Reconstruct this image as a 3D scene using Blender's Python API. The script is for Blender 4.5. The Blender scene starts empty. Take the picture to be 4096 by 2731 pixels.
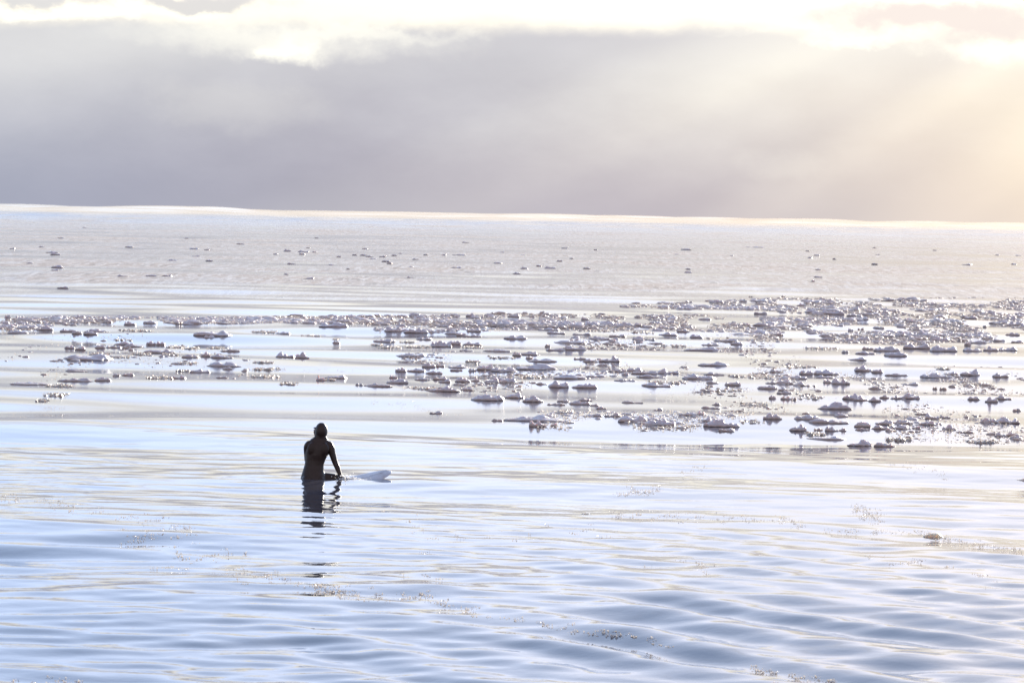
import bpy, bmesh, math, random
import numpy as np
from mathutils import Vector, Matrix
from mathutils.bvhtree import BVHTree

R = math.radians
rng = np.random.default_rng(7)
scn = bpy.context.scene
COL = scn.collection

# ------------------------------------------------------------------ camera
CAM_H = 4.0
F = 9800.0                      # focal length in units of a 2352-wide frame
EARTH = 6371000.0
PITCH = math.atan(292.0 / F) + math.sqrt(2 * CAM_H / EARTH) - 0.0004
ROLL = R(1.05)
fwd = np.array([0.0, math.cos(PITCH), -math.sin(PITCH)])
up0 = np.array([0.0, math.sin(PITCH), math.cos(PITCH)])
rt0 = np.array([1.0, 0.0, 0.0])
rt = rt0 * math.cos(ROLL) + up0 * math.sin(ROLL)
up = up0 * math.cos(ROLL) - rt0 * math.sin(ROLL)
cam_d = bpy.data.cameras.new('camera')
cam = bpy.data.objects.new('camera', cam_d); COL.objects.link(cam)
cam.matrix_world = Matrix(((rt[0], up[0], -fwd[0], 0), (rt[1], up[1], -fwd[1], 0),
                           (rt[2], up[2], -fwd[2], CAM_H), (0, 0, 0, 1)))
cam_d.sensor_width = 36.0
cam_d.lens = 36.0 * F / 2352.0
cam_d.clip_start = 0.5
cam_d.clip_end = 60000.0
cam_d.dof.use_dof = True
cam_d.dof.focus_distance = 70.0
cam_d.dof.aperture_fstop = 8.0
scn.camera = cam

# ------------------------------------------------------------------ light
SUN_EL, SUN_AZ = R(7.5), R(15.0)        # azimuth measured from +Y towards +X
EXPO = 1.25
SKY_K = 0.12
scn.view_settings.view_transform = 'Standard'
scn.view_settings.look = 'None'
scn.view_settings.exposure = EXPO
scn.view_settings.gamma = 1.0
scn.view_settings.use_curve_mapping = False

sd = bpy.data.lights.new('sun', 'SUN'); sun = bpy.data.objects.new('sun', sd); COL.objects.link(sun)
sd.energy = 4.5; sd.angle = R(0.6); sd.color = (1.0, 0.90, 0.76)
sdir = Vector((math.sin(SUN_AZ) * math.cos(SUN_EL), math.cos(SUN_AZ) * math.cos(SUN_EL), math.sin(SUN_EL)))
sun.rotation_euler = sdir.to_track_quat('Z', 'Y').to_euler()
sun.location = (20, 60, 30)


class NG:
    """small helper to write shader arithmetic"""
    def __init__(s, nt): s.nt = nt
    def node(s, t, **kw):
        n = s.nt.nodes.new(t)
        for k, v in kw.items(): setattr(n, k, v)
        return n
    def put(s, sock, v):
        if isinstance(v, bpy.types.NodeSocket): s.nt.links.new(v, sock)
        elif isinstance(v, (tuple, list)):
            v = tuple(v)
            if len(sock.default_value) == 4 and len(v) == 3: v = v + (1.0,)
            sock.default_value = v
        else:
            try: sock.default_value = v
            except Exception: sock.default_value = (v, v, v, 1.0)[:len(sock.default_value)]
    def m(s, op, a, b=None, c=None, clamp=False):
        n = s.node('ShaderNodeMath', operation=op, use_clamp=clamp)
        for i, v in enumerate((a, b, c)):
            if v is not None: s.put(n.inputs[i], v)
        return n.outputs[0]
    def add(s, a, b): return s.m('ADD', a, b)
    def sub(s, a, b): return s.m('SUBTRACT', a, b)
    def mul(s, a, b): return s.m('MULTIPLY', a, b)
    def div(s, a, b): return s.m('DIVIDE', a, b)
    def smooth(s, x, a, b, lo=0.0, hi=1.0):
        n = s.node('ShaderNodeMapRange', interpolation_type='SMOOTHSTEP')
        s.put(n.inputs[0], x); s.put(n.inputs[1], a); s.put(n.inputs[2], b)
        s.put(n.inputs[3], lo); s.put(n.inputs[4], hi)
        return n.outputs[0]
    def mix(s, f, a, b, mode='MIX'):
        n = s.node('ShaderNodeMix', data_type='RGBA', blend_type=mode)
        s.put(n.inputs[0], f); s.put(n.inputs[6], a); s.put(n.inputs[7], b)
        return n.outputs[2]
    def xyz(s, x, y, z):
        n = s.node('ShaderNodeCombineXYZ')
        for i, v in enumerate((x, y, z)): s.put(n.inputs[i], v)
        return n.outputs[0]
    def noise(s, vec, scale, detail=2.0, rough=0.5, dist=0.0, dims='3D'):
        n = s.node('ShaderNodeTexNoise', noise_dimensions=dims)
        if dims == '1D': s.put(n.inputs['W'], vec)
        else: s.put(n.inputs['Vector'], vec)
        s.put(n.inputs['Scale'], scale); s.put(n.inputs['Detail'], detail)
        s.put(n.inputs['Roughness'], rough); s.put(n.inputs['Distortion'], dist)
        return n.outputs[0]
    def ramp(s, f, stops, interp='B_SPLINE'):
        n = s.node('ShaderNodeValToRGB'); s.put(n.inputs[0], f)
        cr = n.color_ramp; cr.interpolation = interp
        while len(cr.elements) < len(stops): cr.elements.new(0.5)
        for e, (p, c) in zip(cr.elements, stops):
            e.position = p; e.color = (*c, 1.0)
        return n.outputs[0]


def lin(c):
    return tuple(((v / 255.0 + 0.055) / 1.055) ** 2.4 if v > 10 else v / 255.0 / 12.92 for v in c)

world = bpy.data.worlds.new('World'); scn.world = world
world.use_nodes = True
nt = world.node_tree; nt.nodes.clear(); g = NG(nt)
KW = 1.0 / (SKY_K * 2 ** EXPO)          # turns a display-linear value into a sky radiance


def sky_c(c, k=1.0): return tuple(v * KW * k for v in lin(c))

tc = g.node('ShaderNodeTexCoord')
nrm = g.node('ShaderNodeVectorMath', operation='NORMALIZE'); g.put(nrm.inputs[0], tc.outputs['Generated'])
sp = g.node('ShaderNodeSeparateXYZ'); g.put(sp.inputs[0], nrm.outputs[0])
X, Y, Z = sp.outputs
# u: azimuth, v: elevation, both in 1/9800 rad (0.00585 degrees)
u = g.mul(g.m('ARCTAN2', X, Y), F)
v = g.mul(g.m('ARCSINE', Z), F)
US, VS = SUN_AZ * F, SUN_EL * F
pv = g.xyz(X, Y, g.mul(Z, 2.2))
n_big = g.sub(g.noise(pv, 9.0, 3.0, 0.55), 0.5)
n_mid = g.sub(g.noise(pv, 34.0, 5.0, 0.6), 0.5)
pf = g.xyz(X, Y, g.mul(Z, 1.5))
n_fine = g.sub(g.noise(pf, 110.0, 5.0, 0.62), 0.5)

sky = g.node('ShaderNodeTexSky', sky_type='NISHITA')
sky.sun_disc = False
sky.sun_elevation = SUN_EL; sky.sun_rotation = SUN_AZ
sky.altitude = 0.0; sky.air_density = 1.0; sky.dust_density = 0.6; sky.ozone_density = 3.0
base = g.mix(1.0, sky.outputs[0], (1.12, 0.96, 1.02), 'MULTIPLY')
du0 = g.sub(u, US); dv0 = g.sub(v, VS)
dist0 = g.m('SQRT', g.add(g.mul(du0, du0), g.mul(dv0, dv0)))
K1 = KW
thin = g.mul(g.mul(g.smooth(v, 9500.0, 3500.0), g.smooth(dist0, 18000.0, 8000.0)), 0.9)
thin_c = g.mix(g.smooth(dist0, 5000.0, 800.0), (0.93 * K1, 1.24 * K1, 1.84 * K1), (1.22 * K1, 1.34 * K1, 1.66 * K1))
base = g.mix(thin, base, thin_c)
back = g.smooth(g.add(Y, g.mul(n_big, 1.2)), 0.25, -0.45)
base = g.mix(g.mul(back, 0.85), base, (0.46 * K1, 0.40 * K1, 0.45 * K1))  # unseen grey-mauve cloud behind the camera, added to dim and de-blue shaded ice

du = g.sub(u, US); dv = g.sub(v, VS)
dist = g.m('SQRT', g.add(g.mul(du, du), g.mul(g.mul(dv, dv), 1.0)))
ang = g.m('ARCTAN2', dv, du)            # direction as seen from the sun: rays keep it
# thin bright veil above the cloud bank, fading upwards into blue
veil = g.smooth(v, 760.0, 440.0)
veil_c = g.mix(g.smooth(dist, 5200.0, 1200.0), g.mix(g.smooth(v, 680.0, 500.0), sky_c((222, 239, 255), 1.0), sky_c((255, 246, 226), 1.12)), sky_c((255, 249, 232), 1.35))
clear = g.mix(veil, base, veil_c)
cir = g.smooth(g.add(n_big, g.mul(n_mid, 0.6)), 0.02, 0.30)
clear = g.mix(g.mul(cir, g.mul(0.30, g.smooth(v, 5000.0, 1200.0))), clear, sky_c((238, 238, 242), 1.0))

# the cloud bank
dr = g.m('DIVIDE', dist, 6000.0, clamp=True)
low_c = g.ramp(dr, [(0.20, lin((255, 240, 205))), (0.285, lin((240, 223, 202))), (0.32, lin((222, 207, 202))),
                    (0.37, lin((204, 196, 198))), (0.45, lin((187, 180, 189))), (0.55, lin((186, 184, 192))),
                    (0.66, lin((174, 179, 194)))])
high_c = g.ramp(dr, [(0.15, lin((255, 246, 225))), (0.25, lin((252, 243, 230))), (0.32, lin((240, 235, 230))),
                     (0.42, lin((232, 230, 226))), (0.52, lin((222, 221, 220))), (0.66, lin((214, 214, 217)))])
bank_c = g.mix(g.smooth(g.add(g.add(v, g.mul(n_big, 170.0)), g.mul(n_mid, 110.0)), 0.0, 390.0), low_c, high_c)
rays = g.sub(g.noise(ang, 5.5, 2.0, 0.5, dims='1D'), 0.5)
rays = g.mul(g.mul(rays, 1.3), g.smooth(dist, 5200.0, 1800.0, 0.5, 1.0))
rayk = g.mul(KW * 1.06, g.add(1.0, g.mul(rays, 0.8)))
rayv = g.xyz(rayk, rayk, g.mul(KW * 1.06, g.add(1.0, g.mul(rays, 0.55))))
bank_c = g.mix(1.0, bank_c, rayv, 'MULTIPLY')
soft = g.add(1.0, g.add(g.mul(n_mid, 0.12), g.mul(n_big, 0.10)))
bank_c = g.mix(1.0, bank_c, g.xyz(soft, soft, soft), 'MULTIPLY')


warp = g.node('ShaderNodeTexNoise'); g.put(warp.inputs['Vector'], pf); warp.inputs['Scale'].default_value = 60.0; warp.inputs['Detail'].default_value = 6.0; warp.inputs['Roughness'].default_value = 0.62
wsp = g.node('ShaderNodeSeparateXYZ'); g.put(wsp.inputs[0], warp.outputs['Color'])
uw = g.add(u, g.mul(g.sub(wsp.outputs[0], 0.5), 420.0)); vw = g.add(v, g.mul(g.sub(wsp.outputs[1], 0.5), 120.0))


def blob(cu, cv, ru, rv, ns=0.9, nf=0.5, soft_=1.0):
    a = g.div(g.sub(uw, cu), ru); b = g.div(g.sub(vw, cv), rv)
    d = g.m('SQRT', g.add(g.mul(a, a), g.mul(b, b)))
    d = g.add(d, g.add(g.mul(n_mid, ns), g.mul(n_fine, nf)))
    return g.smooth(d, 1.0 + soft_ * 0.5, 1.0 - soft_ * 0.5)

edge = g.add(g.add(428.0, g.mul(n_big, 50.0)), g.add(g.mul(n_mid, 60.0), g.mul(n_fine, 22.0)))
bank = g.smooth(g.sub(v, edge), 24.0, -30.0)
col = g.mix(bank, clear, bank_c)
gap_c = sky_c((255, 252, 238), 1.25)
# holes that let the glow through
for cu, cv, ru, rv, k in ((-525, 365, 58, 18, 0.8), (-540, 386, 250, 30, 0.55), (-330, 392, 150, 10, 0.3), (775, 402, 85, 13, 1.0), (720, 425, 140, 7, 0.5),
                          (1150, 386, 165, 21, 1.0), (1420, 392, 190, 20, 0.9), (-1000, 436, 260, 14, 0.9), (-1700, 400, 300, 18, 0.8), (2100, 380, 260, 24, 0.9),
                          (-640, 225, 150, 40, 0.12), (620, 118, 90, 22, 0.10)):
    col = g.mix(g.mul(blob(cu, cv, ru * 1.1, rv * 1.1, soft_=1.7), k), col, gap_c)
# separate clouds over the bright strip
for cu, cv, ru, rv, c, k in ((-760, 468, 210, 20, (224, 222, 222), 0.9), (-1300, 476, 330, 18, (220, 220, 222), 0.85), (1010, 452, 300, 34, (249, 237, 232), 0.95),
                             (1560, 470, 260, 30, (244, 233, 228), 0.9), (300, 610, 520, 40, (226, 224, 226), 0.6), (-900, 700, 700, 60, (224, 224, 228), 0.6),
                             (2300, 640, 700, 50, (246, 236, 228), 0.7), (-3200, 520, 900, 60, (214, 214, 220), 0.8)):
    col = g.mix(g.mul(blob(cu, cv, ru, rv, 1.1, 0.5, 0.9), k), col, sky_c(c))
# warm forward-scattered glow round the sun
glow = g.smooth(dist, 2900.0, 300.0)
col = g.mix(g.mul(g.mul(glow, g.smooth(v, 420.0, 250.0, 0.25, 1.0)), 0.78), col, sky_c((255, 237, 206), 1.18))
bg = g.node('ShaderNodeBackground'); g.put(bg.inputs[0], col); bg.inputs[1].default_value = SKY_K
out = g.node('ShaderNodeOutputWorld'); nt.links.new(bg.outputs[0], out.inputs[0])

scn.cycles.max_bounces = 8
scn.cycles.glossy_bounces = 4
scn.cycles.transmission_bounces = 6
scn.cycles.sample_clamp_indirect = 6.0
scn.cycles.sample_clamp_direct = 12.0


# ------------------------------------------------------------------ helpers
def mk_obj(name, me, mat=None, parent=None):
    o = bpy.data.objects.new(name, me); COL.objects.link(o)
    if mat is not None:
        for mm in (mat if isinstance(mat, (list, tuple)) else [mat]): me.materials.append(mm)
    if parent is not None: o.parent = parent
    return o


def tag(o, label=None, cat=None, group=None, kind=None):
    if label: o['label'] = label
    if cat: o['category'] = cat
    if group: o['group'] = group
    if kind: o['kind'] = kind
    return o


def mesh_np(name, verts, quads, smooth=True, mats=None):
    """verts (n,3) and quads (m,k) as numpy arrays"""
    me = bpy.data.meshes.new(name)
    k = quads.shape[1]; nf = len(quads)
    me.vertices.add(len(verts)); me.vertices.foreach_set('co', np.ascontiguousarray(verts, dtype=np.float32).ravel())
    me.loops.add(nf * k); me.loops.foreach_set('vertex_index', np.ascontiguousarray(quads, dtype=np.int32).ravel())
    me.polygons.add(nf)
    me.polygons.foreach_set('loop_start', np.arange(0, nf * k, k, dtype=np.int32))
    me.polygons.foreach_set('loop_total', np.full(nf, k, dtype=np.int32))
    me.polygons.foreach_set('use_smooth', np.full(nf, smooth))
    if mats is not None: me.polygons.foreach_set('material_index', np.ascontiguousarray(mats, dtype=np.int32))
    me.update(calc_edges=True); me.validate()
    return me


def material(name):
    m = bpy.data.materials.new(name); m.use_nodes = True
    m.node_tree.nodes.clear()
    gg = NG(m.node_tree)
    o = gg.node('ShaderNodeOutputMaterial')
    return m, gg, o


# ------------------------------------------------------------------ the water surface
FULL = 2352.0 / 4096.0


def pix_dir(px, py):
    """direction through a point of the 4096 x 2731 photograph"""
    x = (np.asarray(px, float) * FULL - 1176.0) / F; y = (784.0 - np.asarray(py, float) * FULL) / F
    d = fwd[:, None] + rt[:, None] * x + up[:, None] * y
    return d

SURF = None
wr = np.random.default_rng(21)


def sstep(x, a, b):
    t = np.clip((x - a) / (b - a), 0, 1); return t * t * (3 - 2 * t)

comps = []
def addc(n, l0, l1, th0, sd_, slope, fam):
    for _ in range(n):
        L = math.exp(wr.uniform(math.log(l0), math.log(l1)))
        th = R(th0) + wr.normal(0, R(sd_))
        k = 2 * math.pi / L
        comps.append((k * math.sin(th), k * math.cos(th), wr.uniform(0, 2 * math.pi), slope / k / math.sqrt(n) * 1.414, L, fam))
addc(12, 5.0, 15.0, 4, 26, 0.021, 0)      # low swell, everywhere
addc(36, 0.8, 2.3, 8, 28, 0.035, 1)     # chop
addc(26, 0.45, 1.0, 8, 36, 0.034, 2)     # small chop
addc(14, 0.75, 1.5, 60, 9, 0.080, 3)   # oblique ripples near the camera
addc(14, 30.0, 75.0, 4, 30, 0.030, 4)
addc(12, 140.0, 340.0, 4, 55, 0.034, 5)   # open sea beyond the ice


def wave_h(x, y, cell=None):
    x = np.asarray(x, float); y = np.asarray(y, float)
    d = np.sqrt(x * x + y * y)
    near = 0.30 + 0.95 * sstep(d, 66, 40)
    calm = 1.0 - 0.80 * sstep(d, 70, 84)
    far = 1.0 + 0.5 * sstep(d, 170, 260)
    g1 = near * calm * (1 - 0.5 * sstep(d, 90, 170)); g2 = (0.42 + 0.45 * sstep(d, 60, 40)) * calm * (1 - sstep(d, 110, 200))
    g3 = sstep(d, 60, 44) * sstep(x + (46 - d) * 0.25, -1.8, 1.4)
    # patches of calmer and rougher water
    pat = 0.5 + 0.5 * np.sin(x * 0.55 + 0.21 * y + 1.3 * np.sin(y * 0.16 + 0.8)) * np.sin(y * 0.23 - x * 0.18 + 2.0)
    g1 = g1 * (0.55 + 0.75 * pat); g2 = g2 * (1.3 - 0.8 * pat)
    g1 = g1 * (1 - 0.45 * g3)
    g0 = 1.0 * np.ones_like(d) * (1 - 0.5 * sstep(d, 160, 500))
    g4 = sstep(d, 350, 1400); g5 = sstep(d, 1500, 3600)
    G = (g0, g1, g2, g3, g4, g5)
    h = np.zeros_like(x)
    for kx, ky, ph, A, L, fam in comps:
        w = G[fam] * A
        if cell is not None: w = w * sstep(L / np.maximum(cell, 1e-3), 2.2, 5.0)
        h += w * np.sin(kx * x + ky * y + ph)
    # rings spreading from the surfer
    if SURF is not None:
        rr = np.sqrt((x - SURF[0]) ** 2 + (y - SURF[1]) ** 2)
        w = np.exp(-rr / 3.2) * sstep(rr, 0.15, 0.8)
        if cell is not None: w = w * sstep(1.15 / np.maximum(cell, 1e-3), 2.0, 4.0)
        h += 0.0075 * w * np.sin(5.4 * rr + 0.6 * np.sin(3 * np.arctan2(y - SURF[1], x - SURF[0])))
    return h


def on_water(px, py):
    """points of the surface seen at photograph pixels"""
    d = pix_dir(px, py)
    z = 0.0
    for _ in range(8):
        t = (z - CAM_H) / d[2]
        x = d[0] * t; y = d[1] * t
        z = z * 0.4 + 0.6 * wave_h(x, y)
    t = (z - CAM_H) / d[2]
    return d[0] * t, d[1] * t, z

sx, sy, sz = on_water([1268.0], [1914.0])
SURF = (float(sx[0]) , float(sy[0]) + 0.02)
SZ = float(wave_h(*[np.array([q]) for q in SURF])[0])

# rows follow the distance, so that near and far ripples are equally well resolved
FR = F * 1024 / 2352
rows = [3.0, 5, 8, 12, 16, 20, 24, 27, 29.0]
r = 30.0
while r < 3200:
    rows.append(r); r += min(0.64 * r * r / (CAM_H * FR), 10.0)
while r < 8200: rows.append(r); r += 34.0
while r < 30000: rows.append(r); r *= 1.16
rows = np.array(rows)
dense = np.arange(-8.6, 8.6001, 0.036)
wide = np.array(list(range(-180, -30, 10)) + list(range(-30, -14, 2)) + list(np.arange(-14, -8.9, 0.4)))
az = np.concatenate([wide, dense, -wide[::-1]]); az = az[np.argsort(az)]
az = R(1) * az
rr_, aa_ = np.meshgrid(rows, az, indexing='ij')
gx = rr_ * np.sin(aa_); gy = rr_ * np.cos(aa_)
drow = np.gradient(rows)[:, None] * np.ones_like(aa_); dcol = rr_ * np.gradient(az)[None, :]
cell = np.maximum(drow * 0.9, dcol)
gz = wave_h(gx, gy, cell) - rr_ ** 2 / (2 * EARTH)
nr, nc = gx.shape
idx = np.arange(nr * nc).reshape(nr, nc)
q = np.stack([idx[:-1, :-1], idx[:-1, 1:], idx[1:, 1:], idx[1:, :-1]], -1).reshape(-1, 4)[:, ::-1]
V = np.stack([gx, gy, gz], -1).reshape(-1, 3)
water_me = mesh_np('water', V, q)

m, g, o = material('sea water')
geo = g.node('ShaderNodeTexCoord'); P = geo.outputs['Object']
sp = g.node('ShaderNodeSeparateXYZ'); g.put(sp.inputs[0], P); px_, py_, pz_ = sp.outputs
D = g.m('SQRT', g.add(g.mul(px_, px_), g.mul(py_, py_)))
nA = g.noise(g.xyz(g.mul(px_, 0.35), g.mul(py_, 0.06), 0.0), 1.0, 3.0, 0.55, 0.4)
nB = g.noise(g.xyz(g.mul(px_, 0.07), g.mul(py_, 0.022), 3.0), 1.0, 4.0, 0.6, 0.3)
# grease ice: thin greyish soup on the far water, with lanes of open water
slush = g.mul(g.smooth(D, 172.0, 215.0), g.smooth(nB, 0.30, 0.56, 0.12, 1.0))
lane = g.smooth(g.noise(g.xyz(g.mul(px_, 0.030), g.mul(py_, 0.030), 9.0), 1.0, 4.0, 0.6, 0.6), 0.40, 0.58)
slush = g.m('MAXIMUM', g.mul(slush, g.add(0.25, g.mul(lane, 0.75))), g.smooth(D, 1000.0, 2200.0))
film = g.mul(g.mul(g.smooth(D, 38.0, 48.0), g.smooth(D, 175.0, 160.0)), g.smooth(nA, 0.50, 0.64))
film2 = g.mul(g.mul(g.smooth(D, 74.0, 80.0), g.smooth(D, 175.0, 150.0)), g.smooth(nB, 0.40, 0.60))
film = g.m('MAXIMUM', g.mul(film, 0.7), g.mul(film2, 0.8))
grain = g.noise(P, 5.0, 4.0, 0.75)
grain2 = g.noise(g.xyz(px_, g.mul(py_, 0.16), 0.0), 1.6, 3.0, 0.7)
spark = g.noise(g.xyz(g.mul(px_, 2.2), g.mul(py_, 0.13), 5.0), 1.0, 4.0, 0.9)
sl_c = g.ramp(grain2, [(0.30, (0.55, 0.44, 0.36)), (0.50, (0.80, 0.67, 0.55)), (0.70, (0.96, 0.83, 0.70))], 'LINEAR')
colr = g.mix(g.mul(film, 0.30), (0.055, 0.065, 0.10), (0.42, 0.36, 0.30))
vo = g.node('ShaderNodeTexVoronoi'); g.put(vo.inputs['Vector'], g.xyz(g.mul(px_, 3.0), g.mul(py_, 0.24), 0.0)); vo.inputs['Scale'].default_value = 1.0
vsp = g.node('ShaderNodeSeparateXYZ'); g.put(vsp.inputs[0], vo.outputs['Color'])
sl_c = g.mix(g.mul(g.smooth(vsp.outputs[0], 0.35, 0.0, 0.0, 0.75), g.smooth(D, 1200.0, 400.0)), sl_c, (0.30, 0.26, 0.23))
sl_c = g.mix(g.mul(g.smooth(vsp.outputs[1], 0.70, 0.95), g.smooth(D, 1400.0, 400.0)), sl_c, (1.0, 0.96, 0.90))  # pale cells: glitter painted into the slush colour
sl_c = g.mix(g.smooth(spark, 0.50, 0.60), g.mix(0.35, sl_c, (0.22, 0.19, 0.17)), (0.97, 0.92, 0.84))  # pale flecks: sparkle painted in from noise
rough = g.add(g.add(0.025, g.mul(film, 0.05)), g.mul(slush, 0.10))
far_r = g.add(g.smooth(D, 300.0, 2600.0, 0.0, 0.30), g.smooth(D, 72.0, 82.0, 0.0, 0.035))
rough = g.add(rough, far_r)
b1 = g.noise(g.xyz(px_, g.mul(py_, 0.85), 0.0), 3.2, 3.0, 0.5, 0.2)
b2 = g.noise(P, 2.2, 3.0, 0.7)
amp = g.add(g.mul(g.smooth(D, 75.0, 50.0, 0.10, 1.0), 0.0045), 0.0)
b3 = g.noise(g.xyz(px_, g.mul(py_, 0.6), 7.0), 8.0, 2.0, 0.5)
h = g.mul(g.add(g.mul(b1, amp), g.mul(b3, g.smooth(D, 80.0, 45.0, 0.0002, 0.0009))), g.sub(1.0, g.mul(film, 0.8)))
h = g.add(h, g.mul(g.mul(b2, slush), g.smooth(D, 600.0, 1800.0, 0.013, 0.0015)))
bmp = g.node('ShaderNodeBump'); bmp.inputs['Strength'].default_value = 1.0; bmp.inputs['Distance'].default_value = 1.0
g.put(bmp.inputs['Height'], h)
pb = g.node('ShaderNodeBsdfPrincipled')
g.put(pb.inputs['Base Color'], colr); g.put(pb.inputs['Roughness'], rough); pb.inputs['IOR'].default_value = 1.333
g.put(pb.inputs['Normal'], bmp.outputs[0])
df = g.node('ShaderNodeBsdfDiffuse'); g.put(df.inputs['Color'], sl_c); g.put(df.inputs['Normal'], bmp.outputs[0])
gs = g.node('ShaderNodeBsdfGlossy'); gs.inputs['Color'].default_value = (1.0, 0.86, 0.68, 1); g.put(gs.inputs['Roughness'], g.smooth(D, 500.0, 2200.0, 0.42, 0.13)); g.put(gs.inputs['Normal'], bmp.outputs[0])  # warm tint stands in for sun glitter, painted into the far gloss colour
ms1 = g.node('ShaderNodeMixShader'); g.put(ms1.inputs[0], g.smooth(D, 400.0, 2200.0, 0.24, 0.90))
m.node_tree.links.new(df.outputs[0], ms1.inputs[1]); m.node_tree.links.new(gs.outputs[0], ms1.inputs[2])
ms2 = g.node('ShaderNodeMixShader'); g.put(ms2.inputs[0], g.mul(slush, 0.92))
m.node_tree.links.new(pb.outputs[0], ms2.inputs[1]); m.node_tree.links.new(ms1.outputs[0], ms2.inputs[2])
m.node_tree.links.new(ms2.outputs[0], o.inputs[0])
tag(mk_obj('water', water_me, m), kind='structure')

# ------------------------------------------------------------------ ice and snow
mi, g, o = material('snowy ice')
tcn = g.node('ShaderNodeTexCoord')
oi = g.node('ShaderNodeObjectInfo')
n1 = g.noise(tcn.outputs['Object'], 9.0, 4.0, 0.6)
n2 = g.noise(tcn.outputs['Object'], 45.0, 3.0, 0.7)
spz = g.node('ShaderNodeSeparateXYZ'); g.put(spz.inputs[0], tcn.outputs['Object'])
wet = g.smooth(g.add(spz.outputs[2], g.mul(g.sub(n1, 0.5), 0.06)), 0.06, 0.005)
c = g.mix(wet, (0.86, 0.79, 0.80), (0.70, 0.57, 0.49))
c = g.mix(g.smooth(n1, 0.45, 0.8, 0.0, 0.25), c, (0.74, 0.70, 0.68))
pb = g.node('ShaderNodeBsdfPrincipled')
g.put(pb.inputs['Base Color'], c); pb.inputs['Roughness'].default_value = 0.45
pb.inputs['Subsurface Weight'].default_value = 0.75; pb.inputs['Subsurface Scale'].default_value = 0.040
pb.inputs['Subsurface Radius'].default_value = (1.0, 0.85, 0.75)
bmp = g.node('ShaderNodeBump'); bmp.inputs['Strength'].default_value = 0.8; bmp.inputs['Distance'].default_value = 0.02
g.put(bmp.inputs['Height'], g.add(n2, g.mul(n1, 1.5))); g.put(pb.inputs['Normal'], bmp.outputs[0])
mi.node_tree.links.new(pb.outputs[0], o.inputs[0])

mb, g, o = material('wet brownish ice')
tcn = g.node('ShaderNodeTexCoord')
n1 = g.noise(tcn.outputs['Object'], 30.0, 4.0, 0.6)
pb = g.node('ShaderNodeBsdfPrincipled')
g.put(pb.inputs['Base Color'], g.mix(g.smooth(n1, 0.3, 0.7), (0.50, 0.41, 0.33), (0.80, 0.73, 0.65)))
pb.inputs['Roughness'].default_value = 0.3
pb.inputs['Subsurface Weight'].default_value = 0.9; pb.inputs['Subsurface Scale'].default_value = 0.05
pb.inputs['Subsurface Radius'].default_value = (1.0, 0.8, 0.6)
bmp = g.node('ShaderNodeBump'); bmp.inputs['Strength'].default_value = 0.8; bmp.inputs['Distance'].default_value = 0.015
g.put(bmp.inputs['Height'], n1); g.put(pb.inputs['Normal'], bmp.outputs[0])
mb.node_tree.links.new(pb.outputs[0], o.inputs[0])

mc, g, o = material('clear brown ice')
tcn = g.node('ShaderNodeTexCoord'); n1 = g.noise(tcn.outputs['Object'], 18.0, 4.0, 0.6)
pb = g.node('ShaderNodeBsdfPrincipled'); g.put(pb.inputs['Base Color'], g.mix(g.smooth(n1, 0.3, 0.7), (0.74, 0.56, 0.42), (0.88, 0.74, 0.60)))
pb.inputs['Roughness'].default_value = 0.4; pb.inputs['Subsurface Weight'].default_value = 1.0; pb.inputs['Subsurface Scale'].default_value = 0.35; pb.inputs['Subsurface Radius'].default_value = (1.0, 0.8, 0.6)
bmp = g.node('ShaderNodeBump'); bmp.inputs['Strength'].default_value = 0.6; bmp.inputs['Distance'].default_value = 0.015
g.put(bmp.inputs['Height'], n1); g.put(pb.inputs['Normal'], bmp.outputs[0]); mc.node_tree.links.new(pb.outputs[0], o.inputs[0])

mf, g, o = material('frazil crystals')
d1 = g.node('ShaderNodeBsdfDiffuse'); d1.inputs[0].default_value = (0.50, 0.42, 0.37, 1)
t1 = g.node('ShaderNodeBsdfTranslucent'); t1.inputs[0].default_value = (0.90, 0.84, 0.76, 1)
gl = g.node('ShaderNodeBsdfGlossy'); gl.inputs['Roughness'].default_value = 0.2; gl.inputs[0].default_value = (0.9, 0.9, 0.9, 1)
a = g.node('ShaderNodeMixShader'); a.inputs[0].default_value = 0.30
b = g.node('ShaderNodeMixShader'); b.inputs[0].default_value = 0.15
L = mf.node_tree.links
L.new(d1.outputs[0], a.inputs[1]); L.new(t1.outputs[0], a.inputs[2])
L.new(a.outputs[0], b.inputs[1]); L.new(gl.outputs[0], b.inputs[2]); L.new(b.outputs[0], o.inputs[0])


def fnoise(p, seed, f0=1.0, octv=3, n=6):
    q = np.random.default_rng(seed); s = np.zeros(len(p)); a_ = 1.0; f = f0
    for _ in range(octv):
        for _ in range(n):
            k = q.normal(0, 1, p.shape[1]); k *= f / np.linalg.norm(k)
            s += a_ / n * 1.6 * np.sin(p @ k * 6.283 + q.uniform(0, 6.283))
        a_ *= 0.55; f *= 2.1
    return s


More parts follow.
